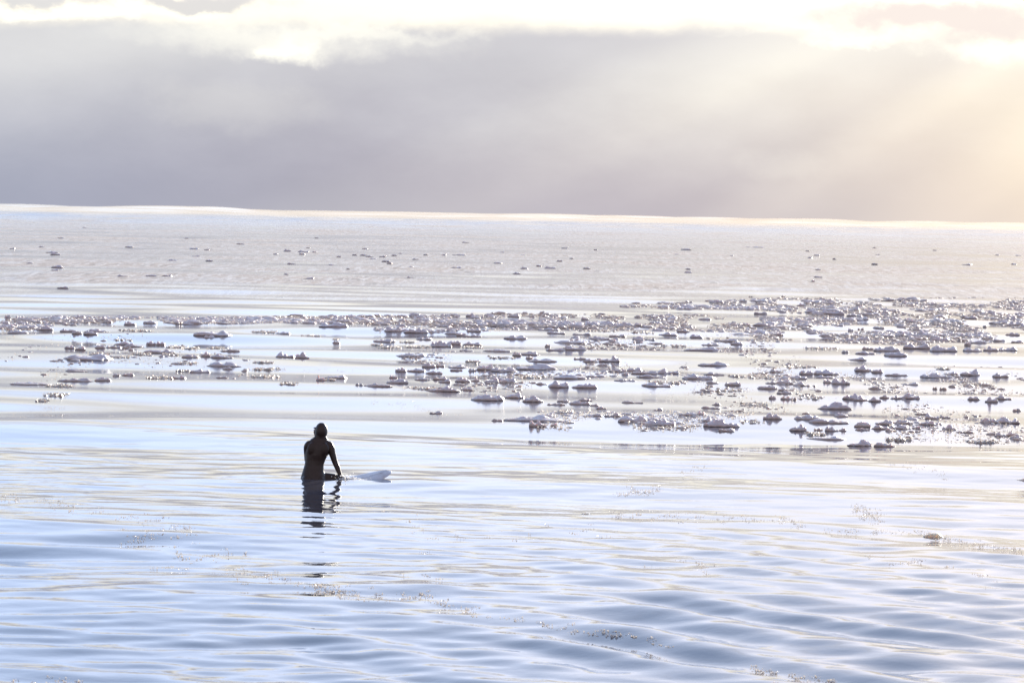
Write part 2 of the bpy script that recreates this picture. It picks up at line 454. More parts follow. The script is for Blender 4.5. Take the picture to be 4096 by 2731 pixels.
def floe(W, H, Dp, seed, n_ring=13, n_seg=36, lumps=None, smoothness=0.0):
    """one lump of snow-covered ice: an uneven plate with heaps on it"""
    q = np.random.default_rng(seed)
    th = np.linspace(0, 2 * np.pi, n_seg, endpoint=False)
    out_r = 1.0 + 0.10 * np.sin(2 * th + q.uniform(0, 6)) + 0.09 * np.sin(3 * th + q.uniform(0, 6)) + 0.06 * np.sin(5 * th + q.uniform(0, 6)) + 0.05 * np.sin(9 * th + q.uniform(0, 6))
    e = 0.75
    ct = np.sign(np.cos(th)) * np.abs(np.cos(th)) ** e; st = np.sign(np.sin(th)) * np.abs(np.sin(th)) ** e
    bx = ct * out_r; by = st * out_r
    bx = 2 * (bx - bx.min()) / (bx.max() - bx.min()) - 1
    rs = np.sin(np.linspace(0.0, np.pi / 2, n_ring)); rs = np.concatenate([rs[1:], [1.0, 0.97]])
    nrr = len(rs)
    x = rs[:, None] * bx[None, :] ; y = rs[:, None] * by[None, :]
    rad = rs[:, None] * np.ones_like(x)
    x = np.concatenate([[0.0], x.ravel()]); y = np.concatenate([[0.0], y.ravel()]); rad = np.concatenate([[0.0], rad.ravel()])
    if lumps is None:
        nl = int(q.integers(4, 9)) if W / H > 3 else int(q.integers(2, 5))
        lumps = [(q.uniform(-0.85, 0.85), q.uniform(-0.5, 0.5), q.uniform(0.10, 0.34), q.uniform(0.25, 0.75)) for _ in range(nl)]
        lumps[0] = (q.uniform(-0.6, 0.6), 0.0, q.uniform(0.16, 0.40), 0.9)
    z = np.full(len(x), q.uniform(0.34, 0.60)) * (1 + 0.35 * np.sin(x * q.uniform(1.5, 4) + q.uniform(0, 6)))
    for lx, ly, lr, lh in lumps:
        dd = ((x - lx) / lr) ** 2 + ((y - ly) / max(lr * 1.5, 0.45)) ** 2
        z = np.maximum(z, z * 0.5 + lh * np.exp(-dd ** 2.0 * 0.8))
    P2 = np.stack([x * W / H * 0.35, y * Dp / H * 0.35], -1)
    z = z + (0.15 - 0.11 * smoothness) * fnoise(P2, seed + 5, 1.3, 3)
    z = np.clip(z, 0.08, None)
    edge_ = np.clip((1 - rad) / 0.16, 0, 1) ** 0.35
    z = z * edge_
    z = z / z.max()
    vx = x * W / 2; vy = y * Dp / 2; vz = z * H
    vx[1:] += H * 0.05 * fnoise(np.stack([vx[1:], vy[1:]], -1) / H, seed + 9, 0.9, 2)
    # last two rings: waterline and under water
    n_last = n_seg
    vz[-2 * n_last:-n_last] = 0.02 * H + 0.06 * H * q.random(n_last)
    vz[-n_last:] = -0.14 - 0.3 * H
    f = [(0, 1 + (j + 1) % n_seg, 1 + j, 0) for j in range(n_seg)]
    quads = []
    for i in range(nrr - 1):
        a0 = 1 + i * n_seg; b0 = a0 + n_seg
        for j in range(n_seg):
            k = (j + 1) % n_seg
            quads.append((a0 + j, a0 + k, b0 + k, b0 + j))
    me = bpy.data.meshes.new('ice_floe')
    me.from_pydata(np.stack([vx, vy, vz], -1).tolist(), [], [(0, 1 + (j + 1) % n_seg, 1 + j)[::-1] for j in range(n_seg)] + [t[::-1] for t in quads])
    me.polygons.foreach_set('use_smooth', [True] * len(me.polygons)); me.update()
    return me


def flakes(pos, size, seed, flat=0.5):
    """thin ice crystals: small quadrilaterals in many directions"""
    q = np.random.default_rng(seed); n = len(pos)
    a_ = q.normal(0, 1, (n, 3)); a_[:, 2] *= flat; a_ /= np.linalg.norm(a_, axis=1)[:, None]
    b_ = q.normal(0, 1, (n, 3)); b_ -= (a_ * b_).sum(1)[:, None] * a_; b_ /= np.linalg.norm(b_, axis=1)[:, None]
    s = (size * q.uniform(0.5, 1.3, n))[:, None] if np.ndim(size) else (size * q.uniform(0.5, 1.3, n))[:, None]
    v4 = np.stack([pos + a_ * s, pos + b_ * s * 0.6, pos - a_ * s * 0.9, pos - b_ * s * 0.7], 1).reshape(-1, 3)
    return v4, np.arange(n * 4).reshape(n, 4)


def domes(pos, w, hgt, dep, seed, seg=7):
    """many small uneven lumps as one vertex and face array"""
    q = np.random.default_rng(seed); n = len(pos)
    th = np.linspace(0, 2 * np.pi, seg, endpoint=False)
    rings = ((1.0, -0.25), (1.0, 0.15), (0.72, 0.72), (0.3, 1.0))
    vs = []
    for rr0, hh in rings:
        rj = rr0 * (1 + q.uniform(-0.28, 0.28, (n, seg)))
        hj = hh + (q.uniform(-0.2, 0.2, (n, seg)) if hh > 0.2 else np.zeros((n, seg)))
        vs.append(np.stack([pos[:, 0:1] + rj * np.cos(th) * w[:, None] / 2, pos[:, 1:2] + rj * np.sin(th) * dep[:, None] / 2, pos[:, 2:3] + hj * hgt[:, None]], -1))
    top = np.stack([pos[:, 0] + q.uniform(-0.1, 0.1, n) * w, pos[:, 1], pos[:, 2] + hgt * q.uniform(0.8, 1.1, n)], -1)[:, None, :]
    allv = np.concatenate(vs + [top], 1)
    nv = allv.shape[1]; fq = []
    for i in range(3):
        for j in range(seg):
            k = (j + 1) % seg
            fq += [(i * seg + j, i * seg + k, (i + 1) * seg + k), (i * seg + j, (i + 1) * seg + k, (i + 1) * seg + j)]
    for j in range(seg): fq.append((3 * seg + j, 3 * seg + (j + 1) % seg, 4 * seg))
    fq = np.array(fq)
    return allv.reshape(-1, 3), (fq[None] + (np.arange(n) * nv)[:, None, None]).reshape(-1, 3)

# every measured piece: (x left, x right, waterline y, top y) inside a window of the photograph
A_ = (0, 1200, 1100 / 2352); B_ = (1000, 1200, 1100 / 2352); C_ = (2000, 1150, 1100 / 2352); D_ = (3000, 1150, 1096 / 2352)
F_ = (0, 780, 1400 / 2352); G_ = (1400, 780, 1400 / 2352); H_ = (2700, 800, 1396 / 2352)
band = {
 'A': (A_, [(30,85,150,125),(135,200,155,137),(215,310,178,150),(340,445,198,177),(410,490,160,133),(640,730,158,120),(860,935,175,140),(1060,1165,212,178),(1225,1340,200,170),(1500,1560,205,180),(1555,1660,210,190),(1700,1790,185,158),(1760,1815,158,138),(1890,1960,185,155),(1975,2010,165,145),(2050,2100,168,145),(2250,2340,160,138),(530,660,215,195),(570,620,190,168),(2100,2200,190,172),(5,120,228,200),(80,150,220,198),(200,320,240,210),(310,455,258,215),(65,240,286,258)]),
 'B': (B_, [(100,200,160,140),(495,580,178,140),(600,700,150,132),(700,815,165,128),(820,885,150,117),(940,985,150,128),(1065,1135,147,122),(1150,1280,140,122),(1000,1065,205,180),(1190,1235,175,150),(1090,1225,200,175),(770,865,190,165),(430,540,200,178),(1275,1345,183,157),(1240,1340,230,195),(1145,1310,270,225),(1455,1525,165,150),(1615,1700,135,118),(1845,1940,140,105),(1845,1975,158,130),(2055,2110,122,100),(2200,2310,145,118),(1600,1720,228,205),(1680,1785,262,225),(1785,1840,215,188),(1855,2035,220,190),(1850,1975,270,237),(2065,2250,215,180),(2220,2300,252,225),(1530,1640,278,255),(1660,1860,292,268),(1760,1855,305,275),(1830,1980,315,292),(1975,2060,260,248)]),
 'C': (C_, [(180,230,228,203),(335,390,220,200),(250,295,252,235),(320,430,252,235),(440,490,262,238),(485,630,318,280),(640,770,320,300),(720,850,322,287),(690,760,275,245),(920,1130,330,290),(1130,1215,328,298),(1290,1375,313,290),(1275,1355,262,240),(1430,1525,308,278),(1560,1650,345,320),(1350,1450,352,330),(1700,1800,275,260),(1975,2020,305,287),(2000,2060,330,305),(2070,2145,325,297),(2230,2265,305,288),(2110,2190,350,332),(85,160,357,328),(160,295,360,345),(320,520,367,343),(400,560,395,370)]),
}
upper = {
 'C': (C_, [(1110,1210,138,125),(1340,1500,135,120),(1550,1645,125,112),(1790,1920,132,100),(1880,2040,183,160),(2030,2110,120,100),(2130,2165,82,70),(2060,2220,180,158),(1430,1460,168,152),(2170,2290,225,203),(2210,2350,262,248)]),
 'D': (D_, [(270,310,80,68),(400,480,160,130),(840,945,198,165),(825,960,245,222),(890,1025,275,248),(680,740,155,130),(470,590,215,188),(600,810,230,190),(460,560,280,262),(1320,1370,290,262),(1360,1440,298,270),(1540,1600,150,125),(1605,1690,165,140),(1220,1265,210,188),(1080,1130,215,195),(2020,2110,215,190),(2210,2280,130,112),(2260,2352,235,205),(2200,2290,280,238),(2220,2352,325,280),(2060,2180,275,250),(1840,1960,268,235),(1780,1850,258,230),(1990,2040,342,320),(1750,1850,340,325),
          (200,290,410,375),(140,270,370,345),(160,195,345,330),(620,740,452,425),(790,900,460,430),(920,1030,458,417),(480,600,378,358),(840,890,375,350),(930,980,362,345),(1035,1160,350,335),(1135,1240,425,395),(1280,1450,415,385),(1440,1535,400,358),(1360,1500,445,415),(1540,1720,460,422),(1600,1690,415,392),(1790,1900,420,395),(1920,1970,402,375),(1785,1850,460,440),(1880,2030,478,452),(1990,2090,440,412),(2080,2200,460,440),(2190,2320,410,383),(1845,1900,495,465),(2240,2352,475,450),(1420,1500,477,450)]),
}
open_f = {
 'A': (A_, [(510,640,272,242),(720,935,277,243),(610,705,290,257),(715,835,296,255),(1655,1985,308,258),(1735,1850,333,295),(975,1120,382,352),(1060,1225,402,365),(810,900,413,373),(905,1040,410,383),(1040,1130,415,393),(550,640,415,383),(640,735,427,388),(1250,1335,382,345),(1335,1415,382,350),(1230,1495,455,415),(1890,2055,440,418),(1555,1700,492,463),(1715,1800,483,437),(1800,1995,497,455),(525,965,515,458),(1770,2070,570,527),(1895,1990,592,568),(555,750,612,588),(1625,1800,620,590),(960,1030,650,628),(1040,1150,645,620),(495,810,697,662),(810,950,692,657),(1460,1590,672,640),(90,440,725,703),(1850,1955,668,648)]),
 'B': (B_, [(590,840,232,185),(1310,1525,282,235),(2180,2340,335,300),(215,350,290,270),(690,770,370,350),(1050,1245,360,330),(1420,1560,340,318),(1530,1725,403,343),(1690,1810,380,343),(1815,1985,388,352),(1790,1915,437,420),(1990,2230,440,420),(2245,2320,478,437),(220,385,490,440),(385,505,500,438),(1245,1515,483,455),(1470,1590,575,530),(1590,1665,570,530),(1690,1880,580,550),(1710,1820,605,582),(1870,1945,607,582),(1935,2090,598,540),(2060,2285,613,570),(1240,1340,612,570),(1340,1500,612,580),(1500,1650,630,600),(565,640,690,630),(640,830,672,640),(1190,1260,668,640),(1165,1355,712,668),(895,970,730,712),(970,1220,740,710),(1405,1545,685,660),(1560,1690,683,648),(1610,1720,705,670),(1750,1890,702,657),(1890,1970,695,665),(2000,2130,708,657),(2130,2275,708,662),(1520,1800,783,733),(1800,1920,773,740),(1885,2180,860,800),(1535,1650,972,945),(2065,2165,1035,1015)]),
 'C': (C_, [(1355,1525,410,380),(1510,1620,380,350),(1620,1740,430,397),(615,780,405,385),(930,1080,422,397),(1945,2260,408,387),(30,235,440,405),(760,945,445,412),(930,1000,457,440),(1130,1265,447,413),(1265,1340,450,435),(455,740,478,452),(1140,1210,470,455),(1260,1400,482,468),(1830,2035,462,432),(1970,2085,487,460),(1720,1880,495,475),(1570,1900,543,505),(360,430,508,485),(390,560,540,515),(550,740,535,493),(160,340,578,542),(630,740,615,592),(705,840,638,605),(840,1035,635,577),(220,300,608,588),(230,490,635,605),(1690,1960,670,630),(130,490,703,650),(925,1090,722,693),(1080,1220,718,680),(1040,1110,745,722),(1120,1355,740,708),(1320,1535,737,690),(1165,1420,770,742),(1555,1850,785,735),(1740,1915,750,722),(455,740,783,743),(410,590,855,790),(610,835,860,815),(305,410,828,808),(1205,1490,847,810),(975,1160,800,780),(1760,1870,820,795),(1920,2060,837,797),(40,210,947,885),(190,370,980,920),(1715,1800,893,875),(485,600,978,952),(590,780,1000,965),(670,790,970,940),(760,850,1012,990),(820,915,1040,1015),(400,560,1005,980),(1035,1225,988,968),(1810,1890,1005,980),(1720,1890,1035,1018),(25,560,1145,1090),(245,400,1190,1130),(425,490,1185,1150),(760,880,1100,1075),(890,1040,1103,1065),(1005,1260,1150,1093),(1240,1510,1180,1120),(1320,1390,1052,1030),(1520,1700,1097,1065),(1680,1760,1090,1045),(1720,1900,1150,1100),(1735,2050,1192,1120),(1860,2010,1230,1197)]),
 'D': (D_, [(1055,1285,548,500),(1310,1545,525,478),(1540,1780,550,490),(975,1060,530,510),(1150,1355,590,548),(780,850,560,537),(900,1075,572,543),(1830,2000,548,515),(2000,2130,545,498),(2120,2300,543,505),(835,1000,625,595),(895,1050,718,662),(1040,1150,730,695),(420,540,745,705),(540,790,748,698),(165,275,727,707),(270,490,785,750),(555,725,778,750),(625,700,818,777),(700,865,830,775),(1455,1725,775,730),(1660,1800,747,718),(1800,1985,755,692),(2080,2225,770,730),(1155,1360,758,735),(1295,1455,835,812),(1555,1610,873,852),(1630,1690,877,852),(130,220,825,800),(220,370,828,785),(375,480,843,803),(480,570,848,835),(60,240,870,835),(240,320,885,850),(230,360,912,880),(160,225,953,918),(260,355,960,925),(350,400,965,940),(790,975,960,902),(885,1020,970,930),(1015,1130,978,930),(1110,1200,950,915),(1200,1365,955,920),(1310,1470,955,900),(1865,1975,963,930),(2010,2130,983,932),(2100,2250,960,922),(575,880,1045,975),(2260,2352,1060,1040),(445,515,1090,1068),(110,275,1130,1070),(375,600,1132,1090),(715,850,1110,1070),(500,850,1165,1125),(1500,1630,1130,1072),(1620,1720,1120,1100),(1365,1470,1122,1105),(1070,1230,1175,1130),(1230,1400,1170,1130),(1450,1590,1180,1140),(890,1040,1197,1145),(1040,1200,1215,1178),(1200,1390,1213,1175),(1390,1470,1210,1185),(335,485,1232,1165),(550,620,1225,1205),(640,760,1232,1185),(760,830,1230,1200),(1160,1260,1232,1205),(900,1030,1225,1200),(1650,1780,1220,1172),(1965,2130,1162,1110),(2100,2310,1165,1102),(1830,1930,1247,1227),(2095,2200,1278,1240),(2190,2310,1275,1230),(2230,2352,1300,1265),(480,840,1307,1275),(835,1050,1360,1297),(1060,1245,1365,1328)]),
}
slush_f = {
 'A': (A_, [(1850,1905,330,318),(2160,2350,278,252),(945,1115,345,323),(1010,1265,268,252),(1430,1560,408,382),(1560,1680,420,402),(1790,1900,415,402),(760,905,470,447),(955,1090,495,475),(1095,1250,470,452),(1390,1505,475,460),(1475,1660,550,530),(1510,1610,612,602),(1240,1460,675,650),(405,610,743,727),(370,540,822,797),(310,385,868,850)]),
 'B': (B_, [(20,200,280,255),(440,600,313,293),(705,755,343,328),(1035,1120,390,375),(1105,1280,413,397),(1290,1425,365,348),(1335,1530,408,392),(1820,1980,412,395),(2040,2250,500,483),(1855,1960,532,520),(35,185,540,522),(40,270,600,583),(2,230,662,645),(1400,1580,765,745),(260,390,725,700),(640,720,690,675)]),
 'C': (C_, [(685,980,375,360),(1120,1310,390,370),(1380,1620,505,480),(1975,2095,765,748),(2150,2320,770,742),(180,385,775,742),(1290,1590,822,797),(1830,2150,890,840),(485,620,1075,1052),(2090,2280,1010,985),(2070,2250,1160,1120)]),
 'D': (D_, [(500,750,527,512),(345,570,692,664),(1620,1720,703,684),(1885,2070,838,823),(430,660,960,905),(500,640,1270,1252),(1190,1390,1315,1298),(1900,2140,1335,1310),(0,190,780,745)]),
}
far_f = {
 'F': (F_, [(335,410,402,384),(305,395,388,378),(62,100,362,354),(258,295,350,345),(175,222,461,451),(340,430,488,473),(340,395,508,502),(840,895,350,343),(1268,1335,364,354),(1370,1410,370,364),(1120,1200,442,432),(1287,1345,413,405),(1380,1432,443,436),(1588,1645,330,324),(1905,1955,378,364),(2000,2078,384,373),(2097,2127,385,376),(2008,2050,398,390),(1928,1985,464,457),(2200,2250,474,466),(2052,2110,564,552),(978,1055,546,537),(1085,1155,546,537),(785,860,547,539),(380,462,626,617),(1905,1940,536,530),(1240,1268,292,286),(2115,2140,289,284),(385,430,290,285),(550,580,221,216),(2055,2085,356,350),(1835,1870,400,394),(2260,2290,416,411),(2325,2352,498,492)]),
 'G': (G_, [(80,118,363,356),(15,48,403,397),(65,115,405,399),(105,158,415,407),(130,180,430,423),(195,243,416,408),(278,315,407,400),(325,350,395,388),(492,523,402,394),(615,648,404,397),(688,780,404,398),(418,462,433,426),(212,270,447,440),(245,285,460,452),(395,425,486,479),(680,760,491,484),(383,425,556,551),(752,800,320,314),(966,1022,460,450),(1143,1198,497,484),(1305,1385,494,480),(1090,1150,530,519),(1252,1288,478,471),(1387,1427,445,436),(1475,1503,426,420),(1565,1622,494,487),(1418,1467,358,353),(1638,1662,369,363),(1008,1040,386,379),(1142,1180,406,400),(2225,2293,369,361),(2180,2210,401,397),(2255,2290,499,490),(2245,2300,522,514)]),
 'H': (H_, [(40,110,334,328),(945,985,471,464),(893,930,391,382),(935,978,374,367),(1062,1088,398,392),(1330,1358,324,317),(478,505,319,314),(525,605,320,314),(1935,2008,437,429),(2265,2305,434,427),(1325,1368,432,426),(935,995,522,516),(918,945,548,543),(880,910,344,340),(1350,1382,370,365),(2155,2185,371,366),(1738,1765,340,335),(2295,2335,375,370),(370,395,377,372),(0,25,368,363)]),
}


def to_world(tr, e):
    x0, y0, s = tr; xl, xr, yb, yt = e
    cx = x0 + (xl + xr) / 2 * s; cy = y0 + yb * s
    wpx = (xr - xl) * s; hpx = (yb - yt) * s
    wx, wy, wz = on_water([cx], [cy])
    k = float(wy[0]) / (F / FULL)        # metres per photograph pixel there
    return cx, cy, float(wx[0]), float(wy[0]), float(wz[0]), wpx * k, hpx * k, wpx, hpx

items = []
for zone, src in (('band', band), ('upper', upper), ('open', open_f)):
    for key, (tr, lst) in src.items():
        for e in lst:
            items.append([zone, *to_world(tr, e)])
# pick the 296 that show largest, the rest go into the rubble
items.sort(key=lambda i: -i[8] * max(i[9], 6))
chosen, rest = items[:296], items[296:]

ORD = ['first', 'second', 'third', 'fourth', 'fifth', 'sixth', 'seventh', 'eighth', 'ninth', 'tenth', 'eleventh', 'twelfth', 'thirteenth', 'fourteenth', 'fifteenth', 'sixteenth']


def look_of(w, h):
    a_ = w / h
    size = 'large' if w > 92 else ('middling' if w > 55 else 'small')
    form = 'long low' if a_ > 7 else ('low' if a_ > 4.4 else ('lumpy' if a_ > 2.8 else 'tall humped'))
    return f'{size} {form}'

COLS = [(0, 560, 'far left'), (560, 1120, 'left of the surfer'), (1120, 1650, 'above the surfer'), (1650, 2150, 'left of centre'), (2150, 2700, 'near centre'),
        (2700, 3150, 'right of centre'), (3150, 3600, 'right part'), (3600, 4097, 'far right')]
ROWS = [(0, 1340, 'in open water just below the band'), (1340, 1395, 'in the second row below the band'), (1395, 1445, 'in the third row below the band'),
        (1445, 1500, 'in the fourth row below the band'), (1500, 1560, 'in the fifth row below the band'), (1560, 1640, 'in the sixth row below the band'),
        (1640, 1900, 'in the nearest row of ice')]
cells = {}
for it in chosen:
    zone, cx, cy = it[0], it[1], it[2]
    ci = next(i for i, c_ in enumerate(COLS) if c_[0] <= cx < c_[1])
    ri = next(i for i, c_ in enumerate(ROWS) if c_[0] <= cy < c_[1]) if zone == 'open' else 0
    cells.setdefault((zone, ri, ci), []).append(it)
labels = {}
for (zone, ri, ci), lst in cells.items():
    lst.sort(key=lambda i: i[1])
    for n, it in enumerate(lst):
        lk = look_of(it[8], it[9])
        if zone == 'open': lb = f'{lk} floe, {ORD[n]} of {len(lst)} {ROWS[ri][2]} {COLS[ci][2]}'
        elif zone == 'band': lb = f'{lk} snowy lump packed in the thin ice band, {ORD[min(n,15)]} {COLS[ci][2]}'
        else: lb = f'{lk} snowy lump frozen in the wide packed field, {ORD[min(n,15)]} {COLS[ci][2]}'
        lb = lb.replace(f' of {len(lst)} ', ' ', 1); lb = lb.replace(' loose row', ' row', 1) if len(lb.split()) > 15 else lb; lb = lb.replace('frozen in', 'in'); lb = lb.replace('middling ', 'mid-sized ')
        if len(lb.replace('-', ' ').split()) > 16: lb = lb.replace('mid-sized ', '')
        labels[id(it)] = lb
GROUPS = {'open': 'snow covered ice floes drifting in open water', 'band': 'snowy ice lumps packed in the thin band', 'upper': 'snowy ice lumps in the wide packed field'}
special = {}


def find(cx, cy, text):
    it = min(chosen, key=lambda i: abs(i[1] - cx) + 2 * abs(i[2] - cy)); labels[id(it)] = text; return it
find(348, 1441, 'long dark-edged floe, largest at the far left, with a lumpy snow crest')
find(1334, 1308, 'smooth oval floe jutting from the lower edge of the ice band above the surfer')
find(1663, 1332, 'smooth whale-backed floe at the lower edge of the ice band near centre')
find(1141, 1429, 'left half of the lone twin-peaked floe above the surfer in open blue water')
find(1208, 1434, 'right half of the lone twin-peaked floe, with a pointed tooth of snow on top')
find(1761, 1388, 'large rounded lumpy floe left of mid picture with two bumps behind it')
find(1645, 1426, 'smooth long low floe alone in blue water, two small rises on its back')
find(1950, 1602, 'long grey floe with a rounded head at its right end, brownish tip at left')
find(2137, 1685, 'longest low grey floe in the nearest row of ice, ridge along its middle')
find(2643, 1702, 'broad-backed floe in the nearest row with a high hump at its right')
find(2885, 1707, 'biggest floe of the nearest row, block-like with a peaked right side')
find(3339, 1637, 'large dome-shaped snowy floe alone above the nearest row, dark mirror image below')
find(3439, 1784, 'nearest floe at the right, square-sided with a flat knobbly top')
find(3191, 1724, 'tall rounded floe with a low grey lump before it in the nearest row')
find(2438, 1447, 'floe with a high double peak of snow at its right end near mid picture')
find(3665, 1395, 'smooth pinkish oval floe, largest just below the wide packed field')
find(3583, 1425, 'long dark low floe below the smooth pinkish oval floe')
find(2811, 1404, 'long flat floe with a rounded block of snow on its right end')

for n, it in enumerate(chosen):
    zone, cx, cy, wx, wy, wz, W, H, wpx, hpx = it
    H = max(H, 0.05)
    q = np.random.default_rng(100 + n)
    Dp = W * q.uniform(0.45, 0.9)
    big = wpx > 60
    sm = 1.0 if abs(cx - 1334) < 2 or abs(cx - 1663) < 2 or abs(cx - 3665) < 2 or q.random() < 0.12 else 0.0
    me = floe(W, H * 0.92, Dp, 1000 + n, 13 if big else 9, 40 if big else 26, smoothness=sm)
    o_ = mk_obj('ice_floe', me, mi)
    zc = float(wave_h(np.array([wx]), np.array([wy + Dp * 0.5]))[0])
    o_.location = (wx * (1 + Dp * 0.5 / wy), wy + Dp * 0.5, min(wz, zc + 0.01))
    tag(o_, labels[id(it)], 'ice floe', GROUPS[zone])

# far dark lumps on the grease ice
far_items = []
for key, (tr, lst) in far_f.items():
    for e in lst: far_items.append(to_world(tr, e))
FROWS = [(0, 985, 'in the farthest scatter below the horizon'), (985, 1025, 'in the far middle scatter'), (1025, 1060, 'in the nearer scatter'), (1060, 1100, 'in the nearest scatter'), (1100, 1190, 'alone low on the grey slush')]
fc = {}
for it in far_items:
    ci = next(i for i, c_ in enumerate(COLS) if c_[0] <= it[0] < c_[1]); ri = next(i for i, c_ in enumerate(FROWS) if c_[0] <= it[1] < c_[1])
    fc.setdefault((ri, ci), []).append(it)
k = 0
for (ri, ci), lst in sorted(fc.items()):
    lst.sort(key=lambda i: i[0])
    for n, it in enumerate(lst):
        cx, cy, wx, wy, wz, W, H, wpx, hpx = it
        H = max(H, 0.09); k += 1
        me = floe(W, H * 1.1, W * 0.6, 5000 + k, 6, 18)
        o_ = mk_obj('ice_lump', me, mi); o_.location = (wx, wy + W * 0.3, wz)
        shape = 'flat dark' if W / H > 5 else 'rounded dark'
        tag(o_, f'{shape} ice lump, {ORD[n]} {FROWS[ri][2]} {COLS[ci][2]}', 'ice lump', 'isolated ice lumps on the far grease ice')

# slush patches: heaps of wet crystals
k = 0; sl_items = []
for key, (tr, lst) in slush_f.items():
    for e in lst: sl_items.append(to_world(tr, e))
sc = {}
for it in sl_items:
    ci = next(i for i, c_ in enumerate(COLS) if c_[0] <= it[0] < c_[1]); ri = next(i for i, c_ in enumerate(ROWS) if c_[0] <= it[1] < c_[1])
    sc.setdefault((ri, ci), []).append(it)
for (ri, ci), lst in sorted(sc.items()):
    lst.sort(key=lambda i: i[0])
    for n, it in enumerate(lst):
        cx, cy, wx, wy, wz, W, H, wpx, hpx = it
        k += 1; q = np.random.default_rng(9000 + k)
        nd = int(30 + W * 50); Dp = max(H / 0.035 * 0.6, W * 0.5)
        px0 = q.normal(0, 0.30, nd).clip(-0.5, 0.5) * W; py0 = q.uniform(-0.5, 0.5, nd) * Dp
        pw = q.uniform(0.03, 0.11, nd)
        v1, f1 = domes(np.stack([px0, py0, np.zeros(nd)], -1), pw, pw * q.uniform(0.2, 0.5, nd) , pw * 1.3, 9100 + k, 6)
        nf_ = int(120 + W * 160)
        fp = np.stack([q.normal(0, 0.34, nf_).clip(-0.6, 0.6) * W, q.uniform(-0.5, 0.5, nf_) * Dp, q.uniform(0.0, 0.035, nf_)], -1)
        v2, f2 = flakes(fp, np.full(nf_, 0.014), 9200 + k)
        me = bpy.data.meshes.new('slush_patch')
        me.from_pydata(np.concatenate([v1, v2]).tolist(), [], f1.tolist() + (f2 + len(v1)).tolist())
        me.polygons.foreach_set('material_index', [0] * len(f1) + [1] * len(f2)); me.update()
        o_ = mk_obj('slush_patch', me, [mb, mf]); o_.location = (wx, wy + Dp * 0.5, wz)
        tag(o_, f'flat glittering slush patch, {ORD[n]} {ROWS[ri][2]} {COLS[ci][2]}'.replace('in open water just below', 'just below'), 'slush patch', 'thin slush patches among the floes', kind='stuff')

# rubble between the measured pieces (uncountable)
zones = [  # photograph windows: x0, x1, (top y at x0, x1), (bottom y at x0, x1), count, cluster threshold, size
    (-900, 1100, (1262, 1268), (1292, 1296), 2100, 0.38, 0.60), (0, 240, (1290, 1300), (1330, 1320), 120, 0.45, 0.55), (1000, 2100, (1266, 1256), (1290, 1310), 1700, 0.36, 0.62),
    (1500, 2150, (1285, 1270), (1330, 1335), 350, 0.5, 0.5), (2000, 3100, (1253, 1262), (1318, 1330), 1900, 0.46, 0.56),
    (2480, 3150, (1222, 1188), (1236, 1240), 650, 0.34, 0.7), (3000, 5000, (1188, 1192), (1300, 1330), 5600, 0.46, 0.60), (3000, 5000, (1300, 1325), (1366, 1425), 2300, 0.54, 0.52),
    (2250, 3100, (1330, 1340), (1400, 1420), 260, 0.58, 0.45), (1600, 3200, (1400, 1420), (1560, 1600), 600, 0.62, 0.34), (2900, 5000, (1600, 1630), (1740, 1810), 700, 0.61, 0.26),
    (2000, 3000, (1640, 1650), (1715, 1730), 450, 0.58, 0.28), (3000, 4150, (1450, 1470), (1600, 1600), 420, 0.64, 0.34), (0, 1000, (1330, 1330), (1530, 1520), 160, 0.6, 0.34)]
PV, PF, off = [], [], 0
for zi, (x0, x1, ty, by_, cnt, thr, sz) in enumerate(zones):
    q = np.random.default_rng(300 + zi)
    n = cnt * 4
    pxx = q.uniform(x0, x1, n); t = (pxx - x0) / (x1 - x0); a_ = ty[0] + (ty[1] - ty[0]) * t; b_ = by_[0] + (by_[1] - by_[0]) * t
    pyy = a_ + (b_ - a_) * q.beta(1.3, 1.3, n)
    wx, wy, wz = on_water(pxx, pyy)
    cl = 0.5 + 0.5 * fnoise(np.stack([wx * 0.22, wy * 0.05], -1), 77, 1.0, 2)
    keep = np.nonzero(cl > thr + q.uniform(-0.12, 0.12, n))[0][:cnt]
    wx, wy, wz = wx[keep], wy[keep], wz[keep]; n = len(keep)
    w = 0.85 * sz * np.exp(q.normal(-1.75, 0.55, n)).clip(0.04, 0.7); hh = w * q.uniform(0.11, 0.28, n)
    v1, f1 = domes(np.stack([wx, wy, wz], -1), w * q.uniform(1.0, 1.9, n), hh, w * q.uniform(0.8, 1.5, n), 400 + zi, 7)
    PV.append(v1); PF.append(f1 + off); off += len(v1)
for i, it in enumerate(rest):
    zone, cx, cy, wx, wy, wz, W, H, wpx, hpx = it
    kk = 5; q = np.random.default_rng(700 + i)
    pos = np.stack([wx + q.uniform(-0.4, 0.4, kk) * W, wy + q.uniform(0, 0.5, kk) * W, np.full(kk, wz)], -1)
    v1, f1 = domes(pos, W * q.uniform(0.3, 0.6, kk), H * q.uniform(0.5, 1.0, kk), W * q.uniform(0.3, 0.6, kk), 800 + i, 7)
    PV.append(v1); PF.append(f1 + off); off += len(v1)
ro = mk_obj('ice_rubble', mesh_np('ice_rubble', np.concatenate(PV), np.concatenate(PF)), mi)
tag(ro, 'small broken snowy ice rubble packed between the floes and along the bands', 'ice rubble', kind='stuff')

